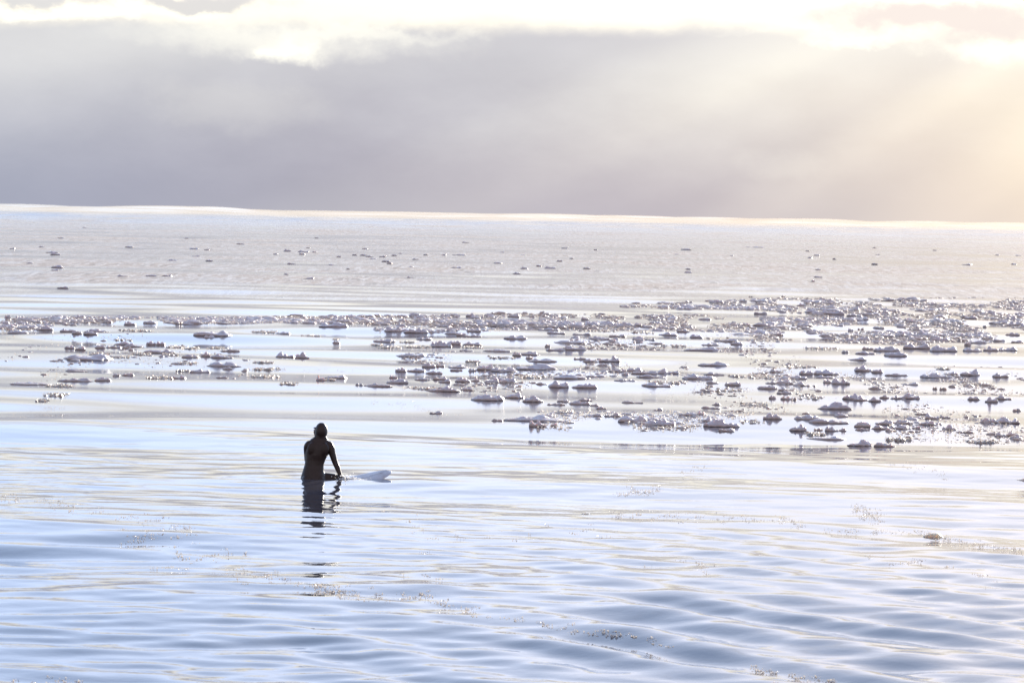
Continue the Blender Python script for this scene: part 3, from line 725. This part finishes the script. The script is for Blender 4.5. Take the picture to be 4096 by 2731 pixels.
# glittering frazil crystals afloat
PP, SS = [], []
def scatter_px(pxx, pyy, size, lift=0.012):
    wx, wy, wz = on_water(pxx, pyy)
    PP.append(np.stack([wx, wy, wz + rng.uniform(-0.002, lift, len(wx))], -1)); SS.append(np.full(len(wx), size))
for x0, x1, ty, by_, cnt, thr, sz in zones:
    n = int(cnt * 4.5); pxx = rng.uniform(x0, x1, n); t = (pxx - x0) / (x1 - x0)
    a_ = ty[0] + (ty[1] - ty[0]) * t; b_ = by_[0] + (by_[1] - by_[0]) * t
    pyy = a_ + (b_ - a_) * rng.beta(1.2, 1.2, n)
    wx, wy, wz = on_water(pxx, pyy)
    cl = 0.5 + 0.5 * fnoise(np.stack([wx * 0.22, wy * 0.05], -1), 77, 1.0, 2)
    kp = cl > thr - 0.08
    PP.append(np.stack([wx, wy, wz + rng.uniform(0, 0.03, n)], -1)[kp]); SS.append(np.full(kp.sum(), 0.02))
lines = [
    ([(50,1990),(190,2004),(365,2042),(612,2089),(765,2115)], 500, 14), ([(480,2140),(700,2150),(780,2150)], 260, 18), ([(700,2230),(900,2216),(1000,2230)], 200, 16), ([(600,2276),(760,2272)], 60, 5),
    ([(900,2285),(1020,2310),(1130,2312),(1230,2352),(1330,2362),(1430,2384),(1570,2386),(1700,2384),(1870,2437),(1960,2464)], 900, 12), ([(1250,2345),(1340,2368),(1400,2378)], 330, 14),
    ([(2000,2472),(2160,2495),(2340,2530),(2570,2550),(2713,2588)], 420, 10), ([(3000,2666),(3115,2700),(3340,2722)], 260, 8),
    ([(2470,1972),(2560,1968),(2640,1960)], 420, 10), ([(2445,2054),(2640,2067),(2873,2067),(3113,2077),(3220,2094)], 700, 9), ([(3420,2030),(3430,2044),(3530,2070)], 520, 14),
    ([(3295,2120),(3500,2128),(3690,2130)], 220, 6), ([(3690,2140),(3830,2170),(3990,2190),(4096,2210)], 800, 9), ([(3443,2228),(3560,2240),(3790,2264)], 160, 8), ([(3560,1853),(3780,1889)], 160, 10),
    ([(2880,1866),(2700,1900)], 60, 8), ([(0,1988),(80,1992)], 80, 10), ([(60,2715),(250,2725),(350,2722)], 120, 9), ([(1060,1650),(1500,1610),(1900,1655)], 70, 10), ([(1690,1645),(1790,1655)], 60, 5),
    ([(500,1440),(700,1450),(900,1480)], 260, 16), ([(3900,2300),(4000,2330)], 60, 20), ([(1380,1990),(1700,2130),(1900,2150)], 90, 30), ([(100,1600),(260,1640),(40,1660)], 140, 12),
    ([(1020,1478),(1450,1485)], 180, 4), ([(1450,1590),(1900,1660)], 80, 14), ([(2550,1560),(2750,1590)], 150, 8), ([(3100,1560),(3700,1600),(4080,1590)], 300, 8),
    ([(1950,2130),(2300,2120),(2500,2150)], 130, 18), ([(2550,2280),(2760,2250),(2900,2300)], 100, 12), ([(1560,2290),(1800,2310)], 60, 8)]
for pts, cnt, spread in lines:
    pts = np.array(pts, float); seg = np.linalg.norm(np.diff(pts, axis=0), axis=1); cum = np.concatenate([[0], np.cumsum(seg)])
    # small clusters strung along the line
    ncl = max(4, cnt // 9); t = rng.uniform(0, cum[-1], ncl)
    cxx = np.interp(t, cum, pts[:, 0]); cyy = np.interp(t, cum, pts[:, 1]) + rng.normal(0, spread, ncl)
    a_ = rng.integers(0, ncl, cnt)
    scatter_px(cxx[a_] + rng.normal(0, 9, cnt), cyy[a_] + rng.normal(0, 2.2, cnt), 0.0085, 0.010)
fp = np.concatenate(PP); fs = np.concatenate(SS)
v2, f2 = flakes(fp, fs, 55, 0.8)
fo = mk_obj('frazil_ice', mesh_np('frazil_ice', v2, f2, smooth=False), mf)
tag(fo, 'loose glittering ice crystals afloat in strings on the water', 'frazil ice', kind='stuff')

# brown lumps close to the camera
def near_lump(xl, xr, yb, yt, seed, label, lumps):
    cx, cy, wx, wy, wz, W, H, wpx, hpx = to_world((0, 0, 1.0), (xl, xr, yb, yt))
    me = floe(W * 0.9, H * 0.58, W * 0.7, seed, 14, 44, lumps=lumps, smoothness=0.85)
    o_ = mk_obj('ice_chunk', me, mc); o_.location = (wx, wy + W * 0.35, wz - 0.004); tag(o_, label, 'ice chunk')
near_lump(3690, 3780, 2148, 2118, 61, 'rounded sandy brown ice chunk floating at the head of a string of crystals', [(0.1, 0, 0.7, 1.0), (-0.5, 0, 0.3, 0.5)])
near_lump(4058, 4140, 1922, 1906, 63, 'dark brown ice chunk cut off by the right edge of the picture', [(0.3, 0, 0.6, 1.0)])
near_lump(2318, 2372, 2056, 2046, 65, 'tiny crumbly ice chunk in rippled water right of and below the surfboard', [(0.1, 0, 0.5, 1.0), (-0.6, 0, 0.2, 0.6)])

# ------------------------------------------------------------------ the surfer
mn, g, o = material('black neoprene')
tcn = g.node('ShaderNodeTexCoord')
n1 = g.noise(tcn.outputs['Object'], 14.0, 5.0, 0.65); n2 = g.noise(tcn.outputs['Object'], 90.0, 2.0, 0.6)
pb = g.node('ShaderNodeBsdfPrincipled')
g.put(pb.inputs['Base Color'], g.mix(g.smooth(n1, 0.5, 0.75), (0.044, 0.024, 0.016), (0.062, 0.042, 0.032)))
g.put(pb.inputs['Roughness'], g.smooth(n1, 0.3, 0.7, 0.34, 0.55)); pb.inputs['Coat Weight'].default_value = 0.12; pb.inputs['Coat Roughness'].default_value = 0.22
bmp = g.node('ShaderNodeBump'); bmp.inputs['Strength'].default_value = 0.5; bmp.inputs['Distance'].default_value = 0.008
g.put(bmp.inputs['Height'], g.add(n1, g.mul(n2, 0.15))); g.put(pb.inputs['Normal'], bmp.outputs[0])
mn.node_tree.links.new(pb.outputs[0], o.inputs[0])


def plain(name, c_, rough_=0.5):
    m_, g_, o_ = material(name)
    p_ = g_.node('ShaderNodeBsdfPrincipled'); t_ = g_.node('ShaderNodeTexCoord')
    nn = g_.noise(t_.outputs['Object'], 25.0, 3.0, 0.6)
    g_.put(p_.inputs['Base Color'], g_.mix(g_.smooth(nn, 0.35, 0.7), tuple(v_ * 0.85 for v_ in c_), c_)); p_.inputs['Roughness'].default_value = rough_
    m_.node_tree.links.new(p_.outputs[0], o_.inputs[0]); return m_
m_skin = plain('skin', (0.50, 0.30, 0.22), 0.5); m_print = plain('grey sleeve print', (0.10, 0.095, 0.095), 0.5)
m_glass = plain('dark lens', (0.02, 0.02, 0.025), 0.1)


class Build:
    def __init__(s): s.v, s.f = [], []
    def rings(s, rings_, seg=24):
        """rings_: list of (centre, axis a, axis b) ; lofts closed rings with caps"""
        b0 = len(s.v); th = [2 * math.pi * j / seg for j in range(seg)]
        for c_, a_, b_ in rings_:
            for t in th: s.v.append(tuple(Vector(c_) + Vector(a_) * math.cos(t) + Vector(b_) * math.sin(t)))
        n = len(rings_)
        for i in range(n - 1):
            for j in range(seg):
                k_ = (j + 1) % seg
                s.f.append((b0 + i * seg + j, b0 + i * seg + k_, b0 + (i + 1) * seg + k_, b0 + (i + 1) * seg + j))
        s.f.append(tuple(b0 + j for j in range(seg))[::-1]); s.f.append(tuple(b0 + (n - 1) * seg + j for j in range(seg)))
    def tube(s, pts, seg=16):
        """pts: (x, y, z, r) chain, rounded ends, smooth through Catmull-Rom"""
        P_ = [np.array(p, float) for p in pts]; Q = []
        for i in range(len(P_) - 1):
            p0 = P_[max(i - 1, 0)]; p1 = P_[i]; p2 = P_[i + 1]; p3 = P_[min(i + 2, len(P_) - 1)]
            for t in np.linspace(0, 1, 6, endpoint=False):
                Q.append(0.5 * ((2 * p1) + (-p0 + p2) * t + (2 * p0 - 5 * p1 + 4 * p2 - p3) * t * t + (-p0 + 3 * p1 - 3 * p2 + p3) * t ** 3))
        Q.append(P_[-1])
        d0 = Q[1][:3] - Q[0][:3]; d0 /= np.linalg.norm(d0); d1 = Q[-1][:3] - Q[-2][:3]; d1 /= np.linalg.norm(d1)
        st = [np.append(Q[0][:3] - d0 * Q[0][3] * k_, Q[0][3] * math.sqrt(max(1 - k_ * k_, 0.02))) for k_ in (0.97, 0.8, 0.45)]
        en = [np.append(Q[-1][:3] + d1 * Q[-1][3] * k_, Q[-1][3] * math.sqrt(max(1 - k_ * k_, 0.02))) for k_ in (0.45, 0.8, 0.97)]
        Q = st + Q + en; rg = []
        for i, p in enumerate(Q):
            d = Q[min(i + 1, len(Q) - 1)][:3] - Q[max(i - 1, 0)][:3]; d = Vector(d).normalized()
            a_ = d.orthogonal().normalized() if abs(d.y) > 0.99 else d.cross(Vector((0, 1, 0))).normalized(); b_ = d.cross(a_)
            rg.append((p[:3], a_ * p[3], b_ * p[3]))
        s.rings(rg, seg)
    def ball(s, c_, r3, seg=20):
        rg = []
        for i in range(1, 14):
            t = math.pi * i / 14
            rg.append(((c_[0], c_[1], c_[2] - r3[2] * math.cos(t)), (r3[0] * math.sin(t), 0, 0), (0, r3[1] * math.sin(t), 0)))
        s.rings(rg, seg)
    def remesh(s, name, mat, parent, voxel=0.008, smooth_it=6, mats=None):
        me = bpy.data.meshes.new(name + '_raw'); me.from_pydata(s.v, [], s.f); me.update()
        bm = bmesh.new(); bm.from_mesh(me); bmesh.ops.recalc_face_normals(bm, faces=bm.faces); bm.to_mesh(me); bm.free()
        ob = bpy.data.objects.new('tmp', me); COL.objects.link(ob)
        mo = ob.modifiers.new('r', 'REMESH'); mo.mode = 'VOXEL'; mo.voxel_size = voxel
        ms = ob.modifiers.new('s', 'SMOOTH'); ms.factor = 0.5; ms.iterations = smooth_it
        dg = bpy.context.evaluated_depsgraph_get(); out_ = bpy.data.meshes.new_from_object(ob.evaluated_get(dg))
        bpy.data.objects.remove(ob); out_.name = name
        out_.materials.clear()
        out_.polygons.foreach_set('use_smooth', [True] * len(out_.polygons))
        return mk_obj(name, out_, mat, parent)

person = bpy.data.objects.new('person', None); COL.objects.link(person)
person.location = (SURF[0] + 0.0, SURF[1], SZ)
tag(person, 'surfer in black hooded wetsuit sitting astride a white board with back to us', 'person')
B = Build()
# torso: (z, left, right, half depth, y)
prof = [(-0.20, -0.22, 0.20, 0.12, 0.03), (-0.10, -0.25, 0.18, 0.15, 0.01), (0.0, -0.245, 0.145, 0.15, 0.0), (0.06, -0.230, 0.118, 0.135, 0.0), (0.12, -0.212, 0.100, 0.118, 0.005), (0.20, -0.190, 0.096, 0.110, 0.015),
        (0.27, -0.180, 0.116, 0.112, 0.02), (0.35, -0.178, 0.154, 0.122, 0.02), (0.43, -0.175, 0.180, 0.120, 0.02), (0.50, -0.165, 0.188, 0.105, 0.02), (0.545, -0.135, 0.170, 0.088, 0.02),
        (0.585, -0.100, 0.145, 0.074, 0.02), (0.615, -0.055, 0.124, 0.068, 0.02), (0.66, -0.030, 0.105, 0.066, 0.025)]
B.rings([(((l_ + r_) / 2, y_, z_), ((r_ - l_) / 2, 0, 0), (0, dp, 0)) for z_, l_, r_, dp, y_ in prof], 32)
# shoulder blades, spine furrow and seat give the back its relief
B.ball((-0.075, -0.062, 0.44), (0.075, 0.040, 0.10)); B.ball((0.095, -0.062, 0.44), (0.075, 0.040, 0.10))
B.ball((-0.13, -0.05, -0.02), (0.10, 0.11, 0.09)); B.ball((0.03, -0.05, -0.03), (0.10, 0.11, 0.09))
# arms
B.tube([(-0.125, 0.02, 0.500, 0.062), (-0.152, 0.035, 0.455, 0.057), (-0.158, 0.07, 0.35, 0.044), (-0.150, 0.12, 0.235, 0.038), (-0.09, 0.25, 0.14, 0.034), (-0.03, 0.36, 0.06, 0.027)])
B.ball((-0.02, 0.39, 0.04), (0.045, 0.055, 0.022))
B.tube([(0.165, 0.015, 0.495, 0.064), (0.196, 0.01, 0.445, 0.060), (0.226, 0.0, 0.35, 0.050), (0.262, 0.0, 0.245, 0.043), (0.292, -0.01, 0.18, 0.041), (0.325, -0.03, 0.10, 0.034), (0.345, -0.04, 0.055, 0.029), (0.355, -0.05, 0.02, 0.033)])
# legs over the board
B.tube([(0.02, 0.03, -0.005, 0.095), (0.15, 0.045, 0.008, 0.080), (0.27, 0.07, -0.002, 0.070), (0.40, 0.11, -0.040, 0.058), (0.44, 0.17, -0.25, 0.05), (0.43, 0.12, -0.48, 0.038)])
B.tube([(-0.12, 0.05, -0.05, 0.095), (-0.14, 0.25, -0.06, 0.080), (-0.12, 0.47, -0.08, 0.060), (-0.14, 0.50, -0.28, 0.05), (-0.15, 0.46, -0.48, 0.038)])
# neck and head (face turned to the far left)
B.ball((0.048, 0.035, 0.700), (0.085, 0.100, 0.118))
B.tube([(0.04, 0.02, 0.60, 0.062), (0.045, 0.03, 0.67, 0.066)])
fd = Vector((-0.78, 0.62, 0.0)).normalized()
fc_ = Vector((0.040, 0.035, 0.685))
B.ball(tuple(fc_ + fd * 0.055), (0.062, 0.062, 0.082))
B.tube([tuple(fc_ + fd * 0.108 + Vector((0, 0, 0.022))) + (0.010,), tuple(fc_ + fd * 0.128 + Vector((0, 0, -0.008))) + (0.014,)])      # nose
B.ball(tuple(fc_ + fd * 0.098 + Vector((0, 0, -0.048))), (0.026, 0.026, 0.013))                                                         # mouth
B.ball(tuple(fc_ + fd * 0.085 + Vector((0, 0, -0.082))), (0.032, 0.032, 0.022))                                                         # chin
body = B.remesh('body', [mn, m_skin], person, 0.0075, 4)
for p in body.data.polygons:
    c_ = p.center - fc_
    fr = c_.dot(fd); side = c_ - fd * fr
    if c_.z < 0.05 and fr > 0.070 and abs(side.cross(Vector((0, 0, 1))).length) < 0.055 and c_.z > -0.105: p.material_index = 1
# hood: a thicker shell over the skull with a short peak
Hd = Build()
Hd.ball((0.050, 0.030, 0.702), (0.094, 0.106, 0.127))
hp = [(0.600, -0.068, 0.146), (0.620, -0.050, 0.122), (0.650, -0.046, 0.132), (0.69, -0.042, 0.140)]
Hd.rings([(((l_ + r_) / 2, 0.025, z_), ((r_ - l_) / 2, 0, 0), (0, 0.078, 0)) for z_, l_, r_ in hp], 28)
hood = Hd.remesh('hood', mn, person, 0.007, 3)
bm = bmesh.new(); bm.from_mesh(hood.data)
kill = [f_ for f_ in bm.faces if (f_.calc_center_median() - fc_).dot(fd) > 0.078 and -0.10 < (f_.calc_center_median() - fc_).z < 0.045]
bmesh.ops.delete(bm, geom=kill, context='FACES'); bm.to_mesh(hood.data); bm.free()
Pk = Build()
pc = fc_ + fd * 0.082 + Vector((0, 0, 0.062))
sdv = fd.cross(Vector((0, 0, 1)))
Pk.rings([(tuple(pc - fd * 0.02), tuple(sdv * 0.066), (0, 0, 0.014)), (tuple(pc + fd * 0.012), tuple(sdv * 0.058), (0, 0, 0.011)), (tuple(pc + fd * 0.034 - Vector((0, 0, 0.008))), tuple(sdv * 0.036), (0, 0, 0.006))], 20)
Pk.remesh('peak', mn, hood, 0.005, 2)
for s_ in (-1, 1):
    E = Build(); E.ball(tuple(fc_ + fd * 0.104 + sdv * 0.028 * s_ + Vector((0, 0, 0.024))), (0.011, 0.011, 0.008), 12)
    me = bpy.data.meshes.new('eye'); me.from_pydata(E.v, [], E.f); mk_obj('eye', me, m_glass, body)
# gloves: five unequal fingers each
def glove(palm, down, side, name_parent):
    Gv = Build(); palm = Vector(palm); down = Vector(down).normalized(); side = Vector(side).normalized(); nrm_ = down.cross(side)
    Gv.rings([(tuple(palm - down * 0.045), tuple(side * 0.030), tuple(nrm_ * 0.026)), (tuple(palm - down * 0.01), tuple(side * 0.038), tuple(nrm_ * 0.019)),
              (tuple(palm + down * 0.035), tuple(side * 0.044), tuple(nrm_ * 0.015)), (tuple(palm + down * 0.050), tuple(side * 0.040), tuple(nrm_ * 0.012))], 20)
    for k_, (off_, ln) in enumerate(((-0.033, 0.060), (-0.011, 0.074), (0.011, 0.080), (0.033, 0.070))):
        b_ = palm + down * 0.035 + side * off_; sp_ = side * off_ * 0.35
        pts = [b_, b_ + down * ln * 0.5 + sp_ * 0.5, b_ + down * ln * 0.8 + sp_ + nrm_ * 0.010, b_ + down * ln + sp_ + nrm_ * 0.024]
        Gv.tube([(*p_, r0) for p_, r0 in zip(pts, (0.0108, 0.0102, 0.0092, 0.008))], 10)
    t0_ = palm - down * 0.012 + side * 0.032
    pts = [t0_, t0_ + side * 0.026 + down * 0.022, t0_ + side * 0.036 + down * 0.048 + nrm_ * 0.008]
    Gv.tube([(*p_, r0) for p_, r0 in zip(pts, (0.014, 0.012, 0.0095))], 10)
    return Gv.remesh('glove', mn, person, 0.0042, 2)
glove((0.372, -0.060, 0.005), (0.25, -0.10, -0.9), (-1.0, 0.15, -0.25), person)
glove((-0.01, 0.40, 0.035), (0.25, 0.95, -0.2), (1, -0.2, 0), person)
# printed name down the back of the right sleeve
cu = bpy.data.curves.new('t', 'FONT'); cu.body = 'MATUSE'; cu.size = 0.052; cu.space_character = 1.12
to = bpy.data.objects.new('tt', cu); COL.objects.link(to)
dg = bpy.context.evaluated_depsgraph_get(); tm = bpy.data.meshes.new_from_object(to.evaluated_get(dg)); bpy.data.objects.remove(to)
bm = bmesh.new(); bm.from_mesh(tm); bmesh.ops.subdivide_edges(bm, edges=bm.edges, cuts=1); bmesh.ops.triangulate(bm, faces=bm.faces); bm.to_mesh(tm); bm.free()
bvh = BVHTree.FromPolygons([v_.co.copy() for v_ in body.data.vertices], [tuple(p.vertices) for p in body.data.polygons])
w_ = max(v_.co.x for v_ in tm.vertices); A0 = Vector((0.222, 0, 0.372)); A1 = Vector((0.292, 0, 0.215)); ax = (A1 - A0).normalized(); ay = Vector((-ax.z, 0, ax.x))
for v_ in tm.vertices:
    p = A0 + ax * (v_.co.x / w_ * (A1 - A0).length) + ay * (v_.co.y - 0.019) * 1.0
    hit, nn_, _, _ = bvh.ray_cast(Vector((p.x, -0.5, p.z)), Vector((0, 1, 0)))
    v_.co = hit + nn_ * 0.0015 if hit else Vector((p.x, -0.03, p.z))
tm.name = 'sleeve_lettering'
mk_obj('sleeve_lettering', tm, m_print, person)

# ------------------------------------------------------------------ the surfboard
ms_, g, o = material('white board')
tcn = g.node('ShaderNodeTexCoord')
n1 = g.noise(tcn.outputs['Object'], 7.0, 4.0, 0.6); n2 = g.noise(tcn.outputs['Object'], 60.0, 3.0, 0.7)
pb = g.node('ShaderNodeBsdfPrincipled')
wax = g.smooth(g.add(n1, g.mul(n2, 0.3)), 0.62, 0.75, 0.0, 0.35)
g.put(pb.inputs['Base Color'], g.mix(wax, (0.78, 0.80, 0.84), (0.55, 0.53, 0.52))); g.put(pb.inputs['Roughness'], g.smooth(n1, 0.3, 0.7, 0.25, 0.5))
bmp = g.node('ShaderNodeBump'); bmp.inputs['Strength'].default_value = 0.4; bmp.inputs['Distance'].default_value = 0.006
g.put(bmp.inputs['Height'], n2); g.put(pb.inputs['Normal'], bmp.outputs[0])
ms_.node_tree.links.new(pb.outputs[0], o.inputs[0])
board = bpy.data.objects.new('surfboard', None); COL.objects.link(board)
tag(board, 'white round-nosed surfboard, its nose raised out of the water beside the surfer', 'surfboard')
Bd = Build(); rg = []
LB = 2.75
for i in range(41):
    t = i / 40; s_ = -LB / 2 + LB * t
    w = 0.285 * (max(1e-4, 1 - abs(2 * t - 1) ** (3.0 if t > 0.5 else 2.0))) ** 0.5
    th_ = 0.030 * (max(1e-4, 1 - abs(2 * t - 1) ** 5)) ** 0.5
    rock = 0.10 * max(0, t - 0.62) ** 2 / 0.38 ** 2 + 0.03 * max(0, 0.25 - t) ** 2 / 0.25 ** 2
    rg.append(((s_, 0, rock), (0, w, 0), (0, 0, th_)))
Bd.rings(rg, 28)
me = bpy.data.meshes.new('deck_shell'); me.from_pydata(Bd.v, [], Bd.f)
me.polygons.foreach_set('use_smooth', [len(p.vertices) == 4 for p in me.polygons]); me.update()
bm = bmesh.new(); bm.from_mesh(me); bmesh.ops.recalc_face_normals(bm, faces=bm.faces); bm.to_mesh(me); bm.free()
mk_obj('shell', me, ms_, board)
# thin stringer line down the deck, and three fins under the tail
st = []
for i in range(3, 39):
    c0 = rg[i][0]; st.append((c0[0], c0[2] + rg[i][2][2] + 0.0008))
me = bpy.data.meshes.new('stringer'); me.from_pydata([(x_, y_, z_) for x_, z_ in st for y_ in (-0.003, 0.003)], [], [(2 * i, 2 * i + 2, 2 * i + 3, 2 * i + 1) for i in range(len(st) - 1)])
mk_obj('stringer', me, m_print, board)
for fx, fy in ((-1.22, 0.0), (-1.08, 0.13), (-1.08, -0.13)):
    me = bpy.data.meshes.new('fin')
    pr = [(0, 0), (0.12, 0), (0.06, -0.07), (-0.02, -0.12), (-0.035, -0.115), (-0.01, -0.05)]
    vv = [(fx + a_, fy + s_ * 0.004, b_ - 0.03) for s_ in (-1, 1) for a_, b_ in pr]
    me.from_pydata(vv, [], [tuple(range(6)), tuple(range(11, 5, -1))] + [(i, (i + 1) % 6, 6 + (i + 1) % 6, 6 + i) for i in range(6)])
    mk_obj('fin', me, mn, board)
nose = Vector((1.09, 0.50, 0.062)); seat = Vector((0.03, 0.04, -0.115))
axx = (nose - seat); Lh = axx.length; axx.normalize()
roll_t = R(-13)
side_ = Vector((0, 0, 1)).cross(axx).normalized(); upv = axx.cross(side_)
s2 = side_ * math.cos(roll_t) - upv * math.sin(roll_t) * -1.0
if s2.z < 0: s2 = side_ * math.cos(roll_t) + upv * math.sin(roll_t) * -1.0
u2 = axx.cross(s2)
ctr = nose - axx * (LB / 2) + Vector(person.location) - u2 * 0.05
board.matrix_world = Matrix(((axx.x, s2.x, u2.x, ctr.x), (axx.y, s2.y, u2.y, ctr.y), (axx.z, s2.z, u2.z, ctr.z), (0, 0, 0, 1)))

# splash beside the hand
md, g, o = material('splash drops')
pb = g.node('ShaderNodeBsdfPrincipled'); pb.inputs['Base Color'].default_value = (0.92, 0.94, 0.97, 1); pb.inputs['Roughness'].default_value = 0.12
pb.inputs['Subsurface Weight'].default_value = 1.0; pb.inputs['Subsurface Scale'].default_value = 0.05; pb.inputs['Subsurface Radius'].default_value = (1, 1, 1)
md.node_tree.links.new(pb.outputs[0], o.inputs[0])
q = np.random.default_rng(5); n = 150
dx = np.concatenate([q.normal(0.46, 0.07, 80), q.normal(0.40, 0.10, 25), q.normal(0.55, 0.13, 45)]); dz = np.concatenate([np.abs(q.normal(0, 0.024, 80)), np.abs(q.normal(0.04, 0.04, 25)), np.abs(q.normal(0.0, 0.010, 45))]) + 0.004
dy = q.normal(-0.10, 0.05, n); rad = q.uniform(0.004, 0.010, n); rad[:30] *= 1.5
ico = bmesh.new(); bmesh.ops.create_icosphere(ico, subdivisions=1, radius=1.0)
iv = np.array([v_.co[:] for v_ in ico.verts]); jf = np.array([[v_.index for v_ in f_.verts] for f_ in ico.faces]); ico.free()
pos = np.stack([dx, dy, dz], -1)
allv = (iv[None] * rad[:, None, None] * np.array([1, 1, 1.25]) + pos[:, None]).reshape(-1, 3)
allf = (jf[None] + (np.arange(n) * len(iv))[:, None, None]).reshape(-1, 3)
so = mk_obj('water_splash', mesh_np('water_splash', allv, allf), md); so.location = person.location
tag(so, 'bright drops of water splashing up beside the gloved hand', 'splash', kind='stuff')
